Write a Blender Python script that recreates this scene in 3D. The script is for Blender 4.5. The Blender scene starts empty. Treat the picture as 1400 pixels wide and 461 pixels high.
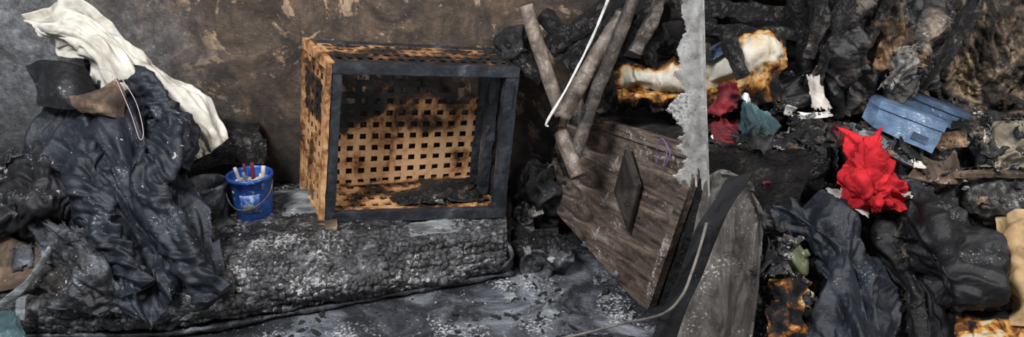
import bpy, bmesh, math, random
from mathutils import Vector, noise, Matrix
random.seed(7)
# ---------------------------------------------------------------- camera
CAMH=1.35; TH=math.radians(22); CT=math.cos(TH); ST=math.sin(TH)
cd=bpy.data.cameras.new("camera"); cam=bpy.data.objects.new("camera",cd)
bpy.context.collection.objects.link(cam); cam.location=(0,0,CAMH)
cam.rotation_euler=(math.pi/2-TH,0,0); cd.sensor_width=36; cd.lens=36/1.4; cd.clip_start=.05
bpy.context.scene.camera=cam
try: bpy.context.scene.view_settings.view_transform='Standard'
except Exception: pass
# surveyed measurement -> metres (bearing, elevation, distance y from the viewer's standing point)
def P(px,py,y):
    u=(px-700)/1000; v=(230.5-py)/1000
    dy=CT+ST*v; dz=-ST+CT*v
    return Vector((y*u/dy, y, CAMH+y*dz/dy))
def YP(py): return 2.6-(py-100)/361*.75      # slope of the heap on the right
def YL(py): return 2.6-(py-70)/360*.7        # slope of the clothes heap on the left
def Q(px,py,o=0.0): return P(px,py,YP(py)-o)
def L(px,py,o=0.0): return P(px,py,YL(py)-o)
# ---------------------------------------------------------------- materials
def M(name, ramp, scale=6, detail=8, rough=.85, stretch=(1,1,1), dist=.5, ash=None, ashcol=(.42,.42,.41), ashscale=120,
      bump=.3, bscale=40, crack=0, metal=0, burn=False, burnk=.6, top=True, spec=.35, bdist=.008, crackcol=.35):
    m=bpy.data.materials.new(name); m.use_nodes=True; nt=m.node_tree; N=nt.nodes; K=nt.links
    b=N["Principled BSDF"]; b.inputs["Roughness"].default_value=rough; b.inputs["Metallic"].default_value=metal
    b.inputs["Specular IOR Level"].default_value=spec
    tc=N.new("ShaderNodeTexCoord"); mp=N.new("ShaderNodeMapping"); mp.inputs["Scale"].default_value=stretch
    K.new(tc.outputs["Object"],mp.inputs["Vector"]); vec=mp.outputs["Vector"]
    n=N.new("ShaderNodeTexNoise"); n.inputs["Scale"].default_value=scale; n.inputs["Detail"].default_value=detail
    n.inputs["Distortion"].default_value=dist; n.inputs["Roughness"].default_value=.68; K.new(vec,n.inputs["Vector"])
    fac=n.outputs["Fac"]
    mr=N.new("ShaderNodeMapRange"); mr.inputs[1].default_value=.3; mr.inputs[2].default_value=.7; K.new(fac,mr.inputs[0]); fac=mr.outputs[0]
    if burn:
        at=N.new("ShaderNodeAttribute"); at.attribute_name="burn"
        s=N.new("ShaderNodeMath"); s.operation='MULTIPLY_ADD'; s.inputs[1].default_value=burnk; s.inputs[2].default_value=-burnk/2
        K.new(fac,s.inputs[0]); a=N.new("ShaderNodeMath"); a.operation='ADD'; a.use_clamp=True
        K.new(s.outputs[0],a.inputs[0]); K.new(at.outputs["Fac"],a.inputs[1]); fac=a.outputs[0]
    cr=N.new("ShaderNodeValToRGB"); e=cr.color_ramp.elements
    while len(e)<len(ramp): e.new(.5)
    for i,(p,c) in enumerate(ramp): e[i].position=p; e[i].color=(*c,1)
    K.new(fac,cr.inputs[0]); col=cr.outputs[0]
    if ash is not None:
        n2=N.new("ShaderNodeTexNoise"); n2.inputs["Scale"].default_value=ashscale; n2.inputs["Detail"].default_value=6; n2.inputs["Roughness"].default_value=.75
        K.new(tc.outputs["Object"],n2.inputs["Vector"])
        n3=N.new("ShaderNodeTexNoise"); n3.inputs["Scale"].default_value=7; n3.inputs["Detail"].default_value=3
        K.new(tc.outputs["Object"],n3.inputs["Vector"])
        ad=N.new("ShaderNodeMath"); ad.operation='MULTIPLY_ADD'; ad.inputs[1].default_value=.6; K.new(n3.outputs["Fac"],ad.inputs[0]); K.new(n2.outputs["Fac"],ad.inputs[2])
        r=N.new("ShaderNodeMapRange"); r.inputs[1].default_value=ash+.29; r.inputs[2].default_value=ash+.37; r.inputs[4].default_value=.85; K.new(ad.outputs[0],r.inputs[0]); mk=r.outputs[0]
        if top:
            g=N.new("ShaderNodeNewGeometry"); sp=N.new("ShaderNodeSeparateXYZ"); K.new(g.outputs["Normal"],sp.inputs[0])
            r2=N.new("ShaderNodeMapRange"); r2.inputs[1].default_value=-.1; r2.inputs[2].default_value=.5; K.new(sp.outputs[2],r2.inputs[0])
            mu=N.new("ShaderNodeMath"); mu.operation='MULTIPLY'; K.new(mk,mu.inputs[0]); K.new(r2.outputs[0],mu.inputs[1]); mk=mu.outputs[0]
        mx=N.new("ShaderNodeMixRGB"); mx.inputs[2].default_value=(*ashcol,1); K.new(mk,mx.inputs[0]); K.new(col,mx.inputs[1]); col=mx.outputs[0]
    K.new(col,b.inputs["Base Color"])
    nb=N.new("ShaderNodeTexNoise"); nb.inputs["Scale"].default_value=bscale; nb.inputs["Detail"].default_value=8; nb.inputs["Roughness"].default_value=.65; K.new(vec,nb.inputs["Vector"]); h=nb.outputs["Fac"]
    if crack:
        wv=N.new("ShaderNodeMixRGB"); wv.blend_type='ADD'; wv.inputs[0].default_value=.06; K.new(vec,wv.inputs[1]); K.new(nb.outputs["Color"],wv.inputs[2])
        v=N.new("ShaderNodeTexVoronoi"); v.feature='DISTANCE_TO_EDGE'; v.inputs["Scale"].default_value=crack; K.new(wv.outputs[0],v.inputs["Vector"])
        rr=N.new("ShaderNodeMapRange"); rr.inputs[2].default_value=.14; K.new(v.outputs[0],rr.inputs[0])
        am=N.new("ShaderNodeMath"); am.operation='MULTIPLY_ADD'; am.inputs[1].default_value=.5; K.new(rr.outputs[0],am.inputs[0]); K.new(h,am.inputs[2]); h=am.outputs[0]
        m2=N.new("ShaderNodeMixRGB"); m2.blend_type='MULTIPLY'; m2.inputs[0].default_value=crackcol; K.new(col,m2.inputs[1]); K.new(rr.outputs[0],m2.inputs[2]); K.new(m2.outputs[0],b.inputs["Base Color"])
    bp=N.new("ShaderNodeBump"); bp.inputs["Strength"].default_value=bump; bp.inputs["Distance"].default_value=bdist; K.new(h,bp.inputs["Height"]); K.new(bp.outputs[0],b.inputs["Normal"])
    return m
K1=(.004,.004,.005); K2=(.010,.010,.011); K3=(.027,.026,.028); G1=(.08,.08,.085); G2=(.22,.22,.23)
m_char=M("charred_crust",[(0,K1),(.5,K2),(.8,K3),(1,G1)],12,ash=.67,bump=1,bscale=70,rough=.5,spec=.3)
m_charwood=M("charred_timber",[(0,K1),(.45,K2),(.75,(.032,.027,.024)),(1,(.14,.12,.105))],14,ash=.67,crack=30,bump=.9,rough=.45,bscale=60,spec=.3)
m_soot=M("soot",[(0,K1),(.6,K2),(1,K3)],6,ash=.72,bump=.6)
m_ashy=M("ashy_heap",[(0,K1),(.4,K2),(.62,(.032,.028,.025)),(.82,(.09,.078,.068)),(1,(.22,.19,.16))],20,ash=.59,ashscale=90,bump=1,bscale=80,ashcol=(.36,.34,.32),spec=.3)
m_navy=M("navy_cloth",[(0,(.004,.005,.007)),(.45,(.009,.011,.016)),(.8,(.020,.024,.034)),(1,(.050,.058,.078))],8,ash=.655,ashcol=(.34,.35,.38),bump=.5,bscale=60,rough=.48,spec=.28)
m_blackcloth=M("black_cloth",[(0,K1),(.5,(.008,.008,.009)),(.85,(.020,.020,.023)),(1,(.055,.055,.06))],9,ash=.67,bump=.5,bscale=60,rough=.5,spec=.25)
m_strap=M("black_webbing",[(0,K1),(.6,(.007,.007,.008)),(1,(.018,.018,.02))],12,ash=.70,bump=.4,bscale=90,rough=.65,spec=.15)
m_sheen=M("scorched_sheet",[(0,K1),(.4,K2),(.65,(.045,.048,.057)),(1,(.17,.18,.205))],12,ash=.66,bump=.8,bscale=70,rough=.35,spec=.4)
m_coat=M("cream_canvas",[(0,(.10,.088,.07)),(.2,(.29,.265,.22)),(.5,(.44,.42,.365)),(1,(.58,.56,.51))],6,bump=.25,bscale=25,rough=.85,ash=.68,ashcol=(.06,.05,.045),top=False,ashscale=40)
m_teal=M("teal_cloth",[(0,(.010,.016,.02)),(.5,(.025,.055,.063)),(1,(.08,.14,.15))],9,ash=.68,bump=.4)
m_red=M("red_cloth",[(0,(.04,.003,.004)),(.35,(.26,.008,.013)),(1,(.52,.020,.028))],8,bump=.4,bscale=40,rough=.85,spec=.15,ash=.70,ashcol=(.05,.02,.02),top=False,ashscale=50)
m_dred=M("dark_red_cloth",[(0,(.015,.004,.005)),(.45,(.09,.007,.012)),(.8,(.24,.016,.025)),(1,(.38,.03,.05))],8,bump=.4,ash=.7)
m_beige=M("beige_cloth",[(0,(.03,.027,.02)),(.4,(.13,.11,.08)),(1,(.34,.29,.21))],8,bump=.4)
m_sack=M("tan_sack",[(0,(.04,.025,.012)),(.4,(.24,.155,.075)),(1,(.43,.31,.17))],7,bump=.4)
BR=[(0,(.42,.39,.33)),(.3,(.38,.31,.20)),(.46,(.36,.17,.035)),(.6,(.13,.045,.010)),(.75,K2),(1,K1)]
m_foam=M("scorched_foam",BR,16,burn=True,burnk=.85,bump=.7,bscale=35,rough=.85,spec=.2,ash=.64,ashcol=(.03,.022,.015),top=False,ashscale=50)
WB=[(0,(.46,.275,.14)),(.3,(.34,.17,.07)),(.5,(.14,.06,.022)),(.66,(.028,.015,.009)),(.85,K2),(1,K1)]
m_crate=M("scorched_pine",WB,14,burn=True,burnk=.95,bump=.4,bscale=60,rough=.65)
m_cratechar=M("crate_charcoal",[(0,(.006,.007,.009)),(.45,(.013,.015,.018)),(.8,(.030,.033,.040)),(1,(.08,.085,.098))],12,bump=.5,bscale=45,rough=.45,spec=.35,ash=.69)
m_chest=M("old_stained_wood",[(0,(.010,.008,.007)),(.25,(.030,.023,.019)),(.5,(.075,.055,.043)),(.75,(.14,.105,.085)),(1,(.25,.215,.185))],5,stretch=(1,1,4),ash=.62,ashcol=(.34,.32,.30),top=False,ashscale=70,bump=.3,bscale=20,rough=.42,dist=1.4)
m_door=M("grimy_grey_board",[(0,(.013,.012,.011)),(.35,(.045,.040,.036)),(.7,(.11,.10,.09)),(1,(.22,.20,.18))],10,ash=.62,top=False,bump=.4,rough=.5,stretch=(1.8,1,.5),dist=1)
m_pipe=M("rusty_pipe",[(0,(.02,.016,.013)),(.35,(.08,.061,.048)),(.65,(.17,.135,.11)),(1,(.32,.275,.23))],18,ash=.66,top=False,bump=.5,rough=.5)
m_pipe2=M("sooty_pipe",[(0,K2),(.5,(.045,.037,.032)),(1,(.17,.14,.115))],18,ash=.66,bump=.5,rough=.45)
m_white=M("pale_plastic",[(0,(.22,.21,.20)),(.4,(.46,.45,.43)),(1,(.66,.65,.63))],12,bump=.2,rough=.6)
m_zinc=M("peeling_zinc",[(0,(.07,.065,.06)),(.3,(.19,.185,.175)),(.6,(.29,.285,.275)),(1,(.44,.435,.42))],16,bump=.4,rough=.55,ash=.60,ashcol=(.07,.06,.055),top=False)
m_blue=M("blue_plastic",[(0,(.005,.015,.06)),(.4,(.010,.042,.18)),(1,(.020,.08,.32))],12,bump=.15,rough=.3,ash=.64,ashcol=(.25,.30,.4),top=False,ashscale=60)
m_bluebox=M("blue_cardboard",[(0,(.03,.043,.065)),(.35,(.06,.10,.165)),(1,(.12,.185,.29))],12,bump=.2,rough=.55,ash=.63)
m_dbluebox=M("dark_blue_cardboard",[(0,(.008,.013,.022)),(.5,(.022,.04,.072)),(1,(.055,.09,.155))],8,bump=.2,rough=.6,ash=.68)
m_paper=M("dirty_paper",[(0,(.05,.045,.04)),(.35,(.28,.25,.225)),(1,(.55,.51,.47))],12,bump=.2)
m_brown=M("scorched_brown_board",[(0,K2),(.4,(.042,.028,.019)),(.75,(.12,.077,.05)),(1,(.25,.18,.13))],9,ash=.68,bump=.4)
m_green=M("green_enamel",[(0,(.04,.045,.03)),(.5,(.11,.125,.07)),(1,(.24,.26,.17))],16,bump=.1,rough=.25,ash=.60,ashcol=(.02,.02,.018),top=False,ashscale=30)
m_purple=M("purple_cord",[(0,(.07,.05,.11)),(1,(.15,.11,.22))],20,bump=.1)
m_pink=M("pink_string",[(0,(.28,.20,.20)),(1,(.45,.36,.36))],20,bump=.1)
m_bark=M("peeling_scorched_plaster",[(0,K1),(.38,(.014,.011,.009)),(.55,(.05,.036,.025)),(.72,(.13,.092,.056)),(1,(.42,.32,.20))],9,ash=.69,bump=1,bscale=30,stretch=(1.5,1,1),dist=1)
m_hide=M("leathery_charred_cover",[(0,K1),(.45,K2),(.7,(.045,.034,.027)),(.9,(.14,.105,.078)),(1,(.24,.20,.16))],9,ash=.65,bump=1,bscale=40,rough=.38,spec=.45)
m_rope=M("cable_sheath",[(0,(.06,.055,.05)),(1,(.20,.18,.16))],20,bump=.2)
m_plank=M("grey_ash_plank",[(0,(.02,.02,.02)),(.3,(.06,.062,.066)),(.6,(.13,.14,.145)),(1,(.30,.31,.30))],11,stretch=(1,3,3),ash=.66,bump=.4)
m_tan=M("tan_scorched",[(0,K1),(.4,(.035,.022,.012)),(.7,(.15,.088,.042)),(1,(.34,.225,.12))],11,bump=.8,ash=.70)
m_flake=M("pale_ash",[(0,(.15,.15,.15)),(1,(.45,.45,.44))],20,bump=.2)
def wallmat():
    m=bpy.data.materials.new("sooty_plaster"); m.use_nodes=True; nt=m.node_tree; N=nt.nodes; K=nt.links
    b=N["Principled BSDF"]; b.inputs["Roughness"].default_value=.85; b.inputs["Specular IOR Level"].default_value=.3
    tc=N.new("ShaderNodeTexCoord"); sp=N.new("ShaderNodeSeparateXYZ"); K.new(tc.outputs["Object"],sp.inputs[0])
    def nz(s,d=8,di=0.3,ro=.65,st=None):
        n=N.new("ShaderNodeTexNoise"); n.inputs["Scale"].default_value=s; n.inputs["Detail"].default_value=d; n.inputs["Distortion"].default_value=di; n.inputs["Roughness"].default_value=ro
        if st:
            mp=N.new("ShaderNodeMapping"); mp.inputs["Scale"].default_value=st; K.new(tc.outputs["Object"],mp.inputs["Vector"]); K.new(mp.outputs[0],n.inputs["Vector"])
        else: K.new(tc.outputs["Object"],n.inputs["Vector"])
        return n.outputs["Fac"]
    def ramp(f,r):
        c=N.new("ShaderNodeValToRGB"); e=c.color_ramp.elements
        while len(e)<len(r): e.new(.5)
        for i,(p,k) in enumerate(r): e[i].position=p; e[i].color=(*k,1)
        K.new(f,c.inputs[0]); return c.outputs[0]
    def mr(f,a,bb,c=0,d=1):
        r=N.new("ShaderNodeMapRange"); r.inputs[1].default_value=a; r.inputs[2].default_value=bb; r.inputs[3].default_value=c; r.inputs[4].default_value=d; K.new(f,r.inputs[0]); return r.outputs[0]
    def ma(op,a,bb):
        x=N.new("ShaderNodeMath"); x.operation=op
        for i,q in enumerate((a,bb)):
            if isinstance(q,(int,float)): x.inputs[i].default_value=q
            else: K.new(q,x.inputs[i])
        return x.outputs[0]
    def mix(f,a,bb,bt='MIX'):
        x=N.new("ShaderNodeMixRGB"); x.blend_type=bt; K.new(f,x.inputs[0])
        for i,q in ((1,a),(2,bb)):
            if isinstance(q,tuple): x.inputs[i].default_value=(*q,1)
            else: K.new(q,x.inputs[i])
        return x.outputs[0]
    n1=nz(2.5); n2=nz(26,12,0,.8); n3=nz(6,10,1,.75)
    grey=ramp(n2,[(.32,(.05,.05,.053)),(.46,(.14,.14,.145)),(.57,(.24,.245,.255)),(.7,(.46,.46,.47))])
    brown=ramp(n3,[(.3,(.04,.031,.025)),(.44,(.092,.066,.048)),(.56,(.165,.115,.080)),(.68,(.26,.185,.13)),(.8,(.40,.30,.22))])
    brown=mix(mr(n2,.36,.62,.75,0),brown,(.035,.029,.026))
    xb=ma('ADD',sp.outputs[0],ma('MULTIPLY',ma('SUBTRACT',n1,.5),1.1))
    col=mix(mr(xb,-1.65,-1.05),grey,brown)
    pk=ma('MULTIPLY',mr(ma('ADD',nz(5,8,1.2,.7),ma('MULTIPLY',nz(30,8),.25)),.685,.715),mr(xb,-1.3,-1.0))
    col=mix(ma('MULTIPLY',pk,.85),col,(.48,.33,.22))
    pale=mr(nz(38,10,0,.75),.61,.65); col=mix(ma('MULTIPLY',pale,.6),col,(.46,.43,.40))
    s=ma('ADD',sp.outputs[2],ma('MULTIPLY',ma('SUBTRACT',n3,.5),.7))
    low=mr(s,.30,.70,1,0); right=mr(xb,-.02,.25)
    so=ma('MAXIMUM',ma('MULTIPLY',low,.8),ma('MULTIPLY',right,.97))
    blot=mr(nz(3.2,10,1.5,.72),.47,.60); so=ma('MAXIMUM',so,ma('MULTIPLY',blot,.68))
    streak=mr(nz(4,8,.6,.7,(2.2,1,.5)),.52,.66); so=ma('MAXIMUM',so,ma('MULTIPLY',streak,.6))
    col=mix(so,col,(.020,.018,.018))
    K.new(col,b.inputs["Base Color"])
    bp=N.new("ShaderNodeBump"); bp.inputs["Strength"].default_value=1; bp.inputs["Distance"].default_value=.014; K.new(ma('ADD',n2,ma('MULTIPLY',n3,.8)),bp.inputs["Height"]); K.new(bp.outputs[0],b.inputs["Normal"])
    return m
m_wall=wallmat()
m_floor=M("ash_covered_floor",[(0,(.008,.008,.010)),(.36,(.020,.021,.025)),(.54,(.055,.058,.068)),(.75,(.13,.14,.16)),(1,(.27,.28,.31))],3.5,detail=12,ash=.60,ashcol=(.44,.44,.45),ashscale=90,bump=.8,bscale=55,rough=.38,dist=1.2,spec=.5)
m_mat=M("charred_padding",[(0,K1),(.4,K2),(.62,(.030,.030,.032)),(.84,(.12,.12,.125)),(1,(.30,.30,.305))],20,detail=12,ash=.60,ashcol=(.40,.40,.40),ashscale=80,bump=1,bscale=80,rough=.3,dist=.9,spec=.6)
# ---------------------------------------------------------------- mesh tools
def finish(name,bm,mat,smooth=True,solid=0,center=True,parent=None,bev=0):
    me=bpy.data.meshes.new(name)
    if not solid: bmesh.ops.recalc_face_normals(bm,faces=bm.faces)
    bm.to_mesh(me); bm.free()
    ob=bpy.data.objects.new(name,me); bpy.context.collection.objects.link(ob)
    if center and len(me.vertices):
        c=sum((v.co for v in me.vertices),Vector())/len(me.vertices)
        me.transform(Matrix.Translation(-c)); ob.location=c
    for p in me.polygons: p.use_smooth=smooth
    me.materials.append(mat)
    if solid:
        s=ob.modifiers.new("thickness","SOLIDIFY"); s.thickness=solid; s.offset=0
    if parent:
        ob.parent=parent
        ob.matrix_parent_inverse=parent.matrix_basis.inverted()
    return ob
def empty(name,loc):
    e=bpy.data.objects.new(name,None); bpy.context.collection.objects.link(e); e.location=loc; e.empty_display_size=.05; return e
def catm(p,t):
    n=len(p)-1
    if n==0: return p[0]
    s=min(max(t,0),1)*n; i=min(int(s),n-1); f=s-i
    a=p[i-1] if i>0 else p[0]*2-p[1]; b=p[i]; c=p[i+1]; d=p[i+2] if i+2<=n else p[n]*2-p[n-1]
    return .5*((2*b)+(c-a)*f+(2*a-5*b+4*c-d)*f*f+(3*b-a-3*c+d)*f**3)
def nz(x,y,z): return noise.noise(Vector((x,y,z)))
def ridge(x): return .42-1.5*math.sqrt(x*x+.0025)
def cloth(name,rows,mat,nu=70,nv=70,folds=((6,2,.03),),seed=1,rag=0,thick=.004,fine=.003,burn=None,parent=None,jag=None,grain=0,rot=.5):
    rows=[[Vector(q) for q in r] for r in rows]
    g=[[None]*(nv+1) for _ in range(nu+1)]
    for i in range(nu+1):
        col=[catm(r,i/nu) for r in rows]
        for j in range(nv+1): g[i][j]=catm(col,j/nv)
    bm=bmesh.new(); lay=bm.verts.layers.float.new("burn"); V=[]
    eye=Vector((0,0,1.6))
    for i in range(nu+1):
        rr=[]
        for j in range(nv+1):
            a=g[min(i+1,nu)][j]-g[max(i-1,0)][j]; b=g[i][min(j+1,nv)]-g[i][max(j-1,0)]
            n=a.cross(b); n=n.normalized() if n.length>1e-9 else Vector((0,-1,0))
            p=g[i][j]
            if n.dot(eye-p)<0: n=-n
            u=i/nu; v=j/nv; d=0
            for k,(fu,fv,am) in enumerate(folds):
                s=seed*3.7+k*11
                sh=rot*(1 if (k+seed)%2 else -1)
                uu=u*fu+sh*v*fu*.35; vv=v*fv
                w=nz(uu*.35,vv*.35,s+5)*.8
                x=nz(uu+w,vv+w*.4,s); y2=nz(uu*.6+7,vv*.6,s+2)
                d+=am*(.62*ridge(x)+.9*y2)
            d+=fine*nz(p.x*40,p.y*40+p.z*40,seed)+grain*nz(p.x*110,p.z*110,p.y*110)
            q=p+n*d
            vt=bm.verts.new(q); vt[lay]=burn(u,v) if burn else 0.; rr.append(vt)
        V.append(rr)
    for i in range(nu):
        for j in range(nv):
            u=(i+.5)/nu; v=(j+.5)/nv
            if rag:
                e=min(u,1-u,v,1-v)
                if e<rag*(.5+nz(u*9,v*9,seed+3)+.5*nz(u*25,v*25,seed)): continue
            if jag and jag(u,v): continue
            bm.faces.new((V[i][j],V[i+1][j],V[i+1][j+1],V[i][j+1]))
    bmesh.ops.delete(bm,geom=[v for v in bm.verts if not v.link_faces],context='VERTS')
    return finish(name,bm,mat,True,thick,parent=parent)
def rod(name,pts,rx,ry,mat,n=40,m=14,sq=2.0,amp=0,freq=20,seed=0,hollow=False,taper=None,parent=None,ref=(0,0,1),smooth=True,burn=None,wr=0):
    pts=[Vector(p) for p in pts]; bm=bmesh.new(); lay=bm.verts.layers.float.new("burn")
    C=[catm(pts,i/n) for i in range(n+1)]; rings=[]
    ref=Vector(ref)
    def ring(c,t,sc,u):
        a=t.cross(ref); a=a.normalized() if a.length>1e-3 else Vector((1,0,0)); b=a.cross(t).normalized(); R=[]
        for k in range(m):
            th=2*math.pi*k/m; cs,sn=math.cos(th),math.sin(th)
            x=math.copysign(abs(cs)**(2/sq),cs); y=math.copysign(abs(sn)**(2/sq),sn)
            q=c+a*x*rx*sc+b*y*ry*sc
            if amp: q+= (a*x+b*y)*amp*(nz(q.x*freq+seed,q.y*freq,q.z*freq)+.4*nz(q.x*freq*3,q.y*freq*3+seed,q.z*freq*3))
            if wr: q+=(a*x+b*y)*wr*(ridge(nz(u*9+cs*.9+seed,sn*.9,seed))+.6*nz(u*5,cs*2,sn+seed)+.35*ridge(nz(u*22+cs*1.7,sn*1.7,seed+4)))
            v=bm.verts.new(q); v[lay]=burn(u) if burn else 0.; R.append(v)
        return R
    for i in range(n+1):
        t=(C[min(i+1,n)]-C[max(i-1,0)]).normalized(); sc=taper(i/n) if taper else 1
        rings.append(ring(C[i],t,sc,i/n))
    t0=(C[1]-C[0]).normalized(); t1=(C[n]-C[n-1]).normalized()
    if hollow:
        dd=rx*2.5
        rings=[ring(C[0]+t0*dd,t0,.8,0),ring(C[0],t0,.8,0)]+rings+[ring(C[n],t1,.8,1),ring(C[n]-t1*dd,t1,.8,1)]
    for A,B in zip(rings,rings[1:]):
        for k in range(m): bm.faces.new((A[k],A[(k+1)%m],B[(k+1)%m],B[k]))
    bm.faces.new(rings[0]); bm.faces.new(rings[-1][::-1])
    return finish(name,bm,mat,smooth,0,parent=parent)
def tri(c,u,v,w):
    def l(a,b,t): return a+(b-a)*t
    a=l(l(c[0],c[1],u),l(c[2],c[3],u),v); b=l(l(c[4],c[5],u),l(c[6],c[7],u),v); return l(a,b,w)
def addhexa(bm,c,n=1,amp=0,freq=20,rng=((0,1),(0,1),(0,1)),lay=None,burn=None):
    N3=n if isinstance(n,tuple) else (n,n,n); D={}
    (u0,u1),(v0,v1),(w0,w1)=rng
    def vert(i,j,k):
        if (i,j,k) not in D:
            u=u0+(u1-u0)*i/N3[0]; v=v0+(v1-v0)*j/N3[1]; w=w0+(w1-w0)*k/N3[2]
            p=tri(c,u,v,w)
            if amp: p=p+Vector((nz(p.x*freq,p.y*freq,p.z*freq),nz(p.x*freq+9,p.y*freq,p.z*freq),nz(p.x*freq,p.y*freq+7,p.z*freq)))*amp
            vt=bm.verts.new(p); D[(i,j,k)]=vt
            if lay: vt[lay]=burn(u,v,w) if burn else 0
        return D[(i,j,k)]
    a,b,d=N3
    for i in range(a):
        for j in range(b):
            for k in (0,d): bm.faces.new((vert(i,j,k),vert(i+1,j,k),vert(i+1,j+1,k),vert(i,j+1,k)))
    for i in range(a):
        for k in range(d):
            for j in (0,b): bm.faces.new((vert(i,j,k),vert(i+1,j,k),vert(i+1,j,k+1),vert(i,j,k+1)))
    for j in range(b):
        for k in range(d):
            for i in (0,a): bm.faces.new((vert(i,j,k),vert(i,j+1,k),vert(i,j+1,k+1),vert(i,j,k+1)))
def hexa(name,c,mat,n=1,amp=0,freq=20,parent=None,smooth=False,bev=0,rng=((0,1),(0,1),(0,1))):
    bm=bmesh.new(); addhexa(bm,[Vector(x) for x in c],n,amp,freq,rng); return finish(name,bm,mat,smooth,0,parent=parent)
def quadslab(name,q,th,mat,n=(14,1,14),amp=.002,freq=15,parent=None,bev=0,smooth=False):
    bl,br,tl,tr=[Vector(x) for x in q]; th=Vector(th)
    return hexa(name,[bl,br,bl+th,br+th,tl,tr,tl+th,tr+th],mat,n,amp,freq,parent,smooth)
def lump(name,c,r,mat,rot=0,amp=.02,freq=9,seed=0,sub=5,fine=.004,parent=None,burn=None):
    bm=bmesh.new(); bmesh.ops.create_icosphere(bm,subdivisions=sub,radius=1); lay=bm.verts.layers.float.new("burn")
    R=Matrix.Rotation(rot,3,'Y'); c=Vector(c)
    for v in bm.verts:
        d=v.co.copy(); p=R@Vector((d.x*r[0],d.y*r[1],d.z*r[2]))
        x=ridge(nz(p.x*freq+seed,p.y*freq,p.z*freq+seed*2))+.8*nz(p.x*freq*.6,p.y*freq*.6+seed,p.z*freq*.6)+.5*ridge(nz(p.x*freq*2.6+seed,p.y*freq*2.6,p.z*freq*2.6))
        p+= (R@d)*(amp*x+fine*nz(p.x*60,p.y*60,p.z*60+seed))
        v[lay]=burn(d) if burn else 0.
        v.co=c+p
    return finish(name,bm,mat,True,0,parent=parent)
# ---------------------------------------------------------------- room
WY=2.70
def gridwall(name,o,a,b,na,nb,amp,mat,th):
    bm=bmesh.new(); V=[]; o=Vector(o);a=Vector(a);b=Vector(b); n=a.cross(b).normalized()
    for i in range(na+1):
        V.append([])
        for j in range(nb+1):
            p=o+a*i/na+b*j/nb; d=amp*(noise.fractal(p*4,1,2,5)+.5*nz(p.x*15,p.y*15,p.z*15)); V[-1].append(bm.verts.new(p+n*d))
    for i in range(na):
        for j in range(nb): bm.faces.new((V[i][j],V[i+1][j],V[i+1][j+1],V[i][j+1]))
    return finish(name,bm,mat,True,th,center=False)
gridwall("wall_back",(-3.2,WY,-.05),(6.2,0,0),(0,0,2.6),300,130,.012,m_wall,.03)
gridwall("floor",(-3.2,-.8,0),(6.2,0,0),(0,3.6,0),320,190,.011,m_floor,.02)
# ---------------------------------------------------------------- charred sofa bed (left)
bed=empty("charred_sofa_bed",(-1,2.2,0))
def yf(x): return 2.27+.36*x if x>-1.055 else 1.89
prof=[(.16,.035),(.06,.035),(.012,.05),(0,.08),(.018,.12),(.05,.155),(.09,.185),(.16,.20),(.30,.195),(.5,.19)]
rows=[]
for k in range(13):
    x=-2.15+2.13*k/12
    r=[]
    for (dy,z) in prof:
        y=yf(x)+dy
        if dy>.25: y=yf(x)+.16+(WY-.03-yf(x)-.16)*(dy-.16)/.34
        r.append(Vector((x,y,z+.012*math.sin(x*5))))
    rows.append(r)
o=cloth("padding",rows,m_mat,nu=170,nv=760,folds=((4,16,.022),(11,46,.010)),seed=3,thick=.008,fine=.006,parent=bed,grain=.005)
for v in o.data.vertices:      # burnt quilting: broken rows of small tufts along the front roll
    w=o.location+v.co; s=w.y-yf(w.x)
    if s<.2:
        arc=w.z*.9+s*.7; j1=nz(w.x*30,arc*30,1); j2=nz(w.x*30,arc*30,8)
        fx=(w.x/.024+.7*nz(w.x*7,0,w.z*8)+.45*j1)%1; fa=(arc/.030+.7*nz(w.x*5,3,0)+.45*j2)%1
        cell=math.sin(math.pi*fx)**.6*math.sin(math.pi*fa)**.45
        k=max(0,min(1,.35+1.5*nz(w.x*3.5,arc*9,2)+(.55 if w.z<.11 else .1)))
        dd=.014*k*(cell-.5)+.006*j1; v.co.y-=dd*.75; v.co.z+=dd*.6
rod("lower_rail",[(x,yf(x)+.01,.028) for x in (-2.1,-1.6,-1.2,-1.0,-.8,-.4,-.0)],.008,.007,m_sheen,n=80,sq=5,amp=.006,parent=bed)
for i,x in enumerate((-1.9,-1.1,-.1)): hexa("leg_%d"%i,[Vector((x+a*.04,yf(x)+.12+b*.04,c*.04)) for c in (0,1) for b in (0,1) for a in (0,1)],m_charwood,2,.003,parent=bed)
rod("end_rail",[P(655,296,2.42),P(676,310,2.36),P(691,334,2.30),P(699,355,2.27),P(690,368,2.25)],.006,.016,m_sheen,n=40,sq=5,amp=.004,parent=bed)
hexa("end_board",[Vector((-.03,2.32,.03)),Vector((0,2.30,.03)),Vector((-.03,2.66,0)),Vector((0,2.66,0)),Vector((-.03,2.35,.15)),Vector((-.01,2.35,.15)),Vector((-.03,2.66,.18)),Vector((0,2.66,.18))],m_charwood,(2,12,5),.01,18,parent=bed)
cloth("loose_cover",[[P(300,335,2.25),P(400,322,2.26),P(530,306,2.33),P(652,293,2.42)],[P(300,352,2.18),P(400,342,2.19),P(530,322,2.27),P(662,303,2.36)],[P(310,364,2.14),P(400,352,2.15),P(530,333,2.23),P(655,312,2.33)]],m_plank,nu=200,nv=24,folds=((10,2,.012),(40,3,.005)),seed=5,rag=.10,thick=.006,parent=bed)
quadslab("slat",[P(318,337,2.22),P(460,312,2.26),P(330,314,2.30),P(462,297,2.34)],(0,.0,-.02),m_brown,n=(20,1,4),amp=.006,parent=bed)
quadslab("slat_2",[P(370,298,2.36),P(440,290,2.38),P(372,262,2.55),P(432,258,2.55)],(0,.0,-.02),m_plank,n=(12,1,8),amp=.008,parent=bed)
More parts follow.
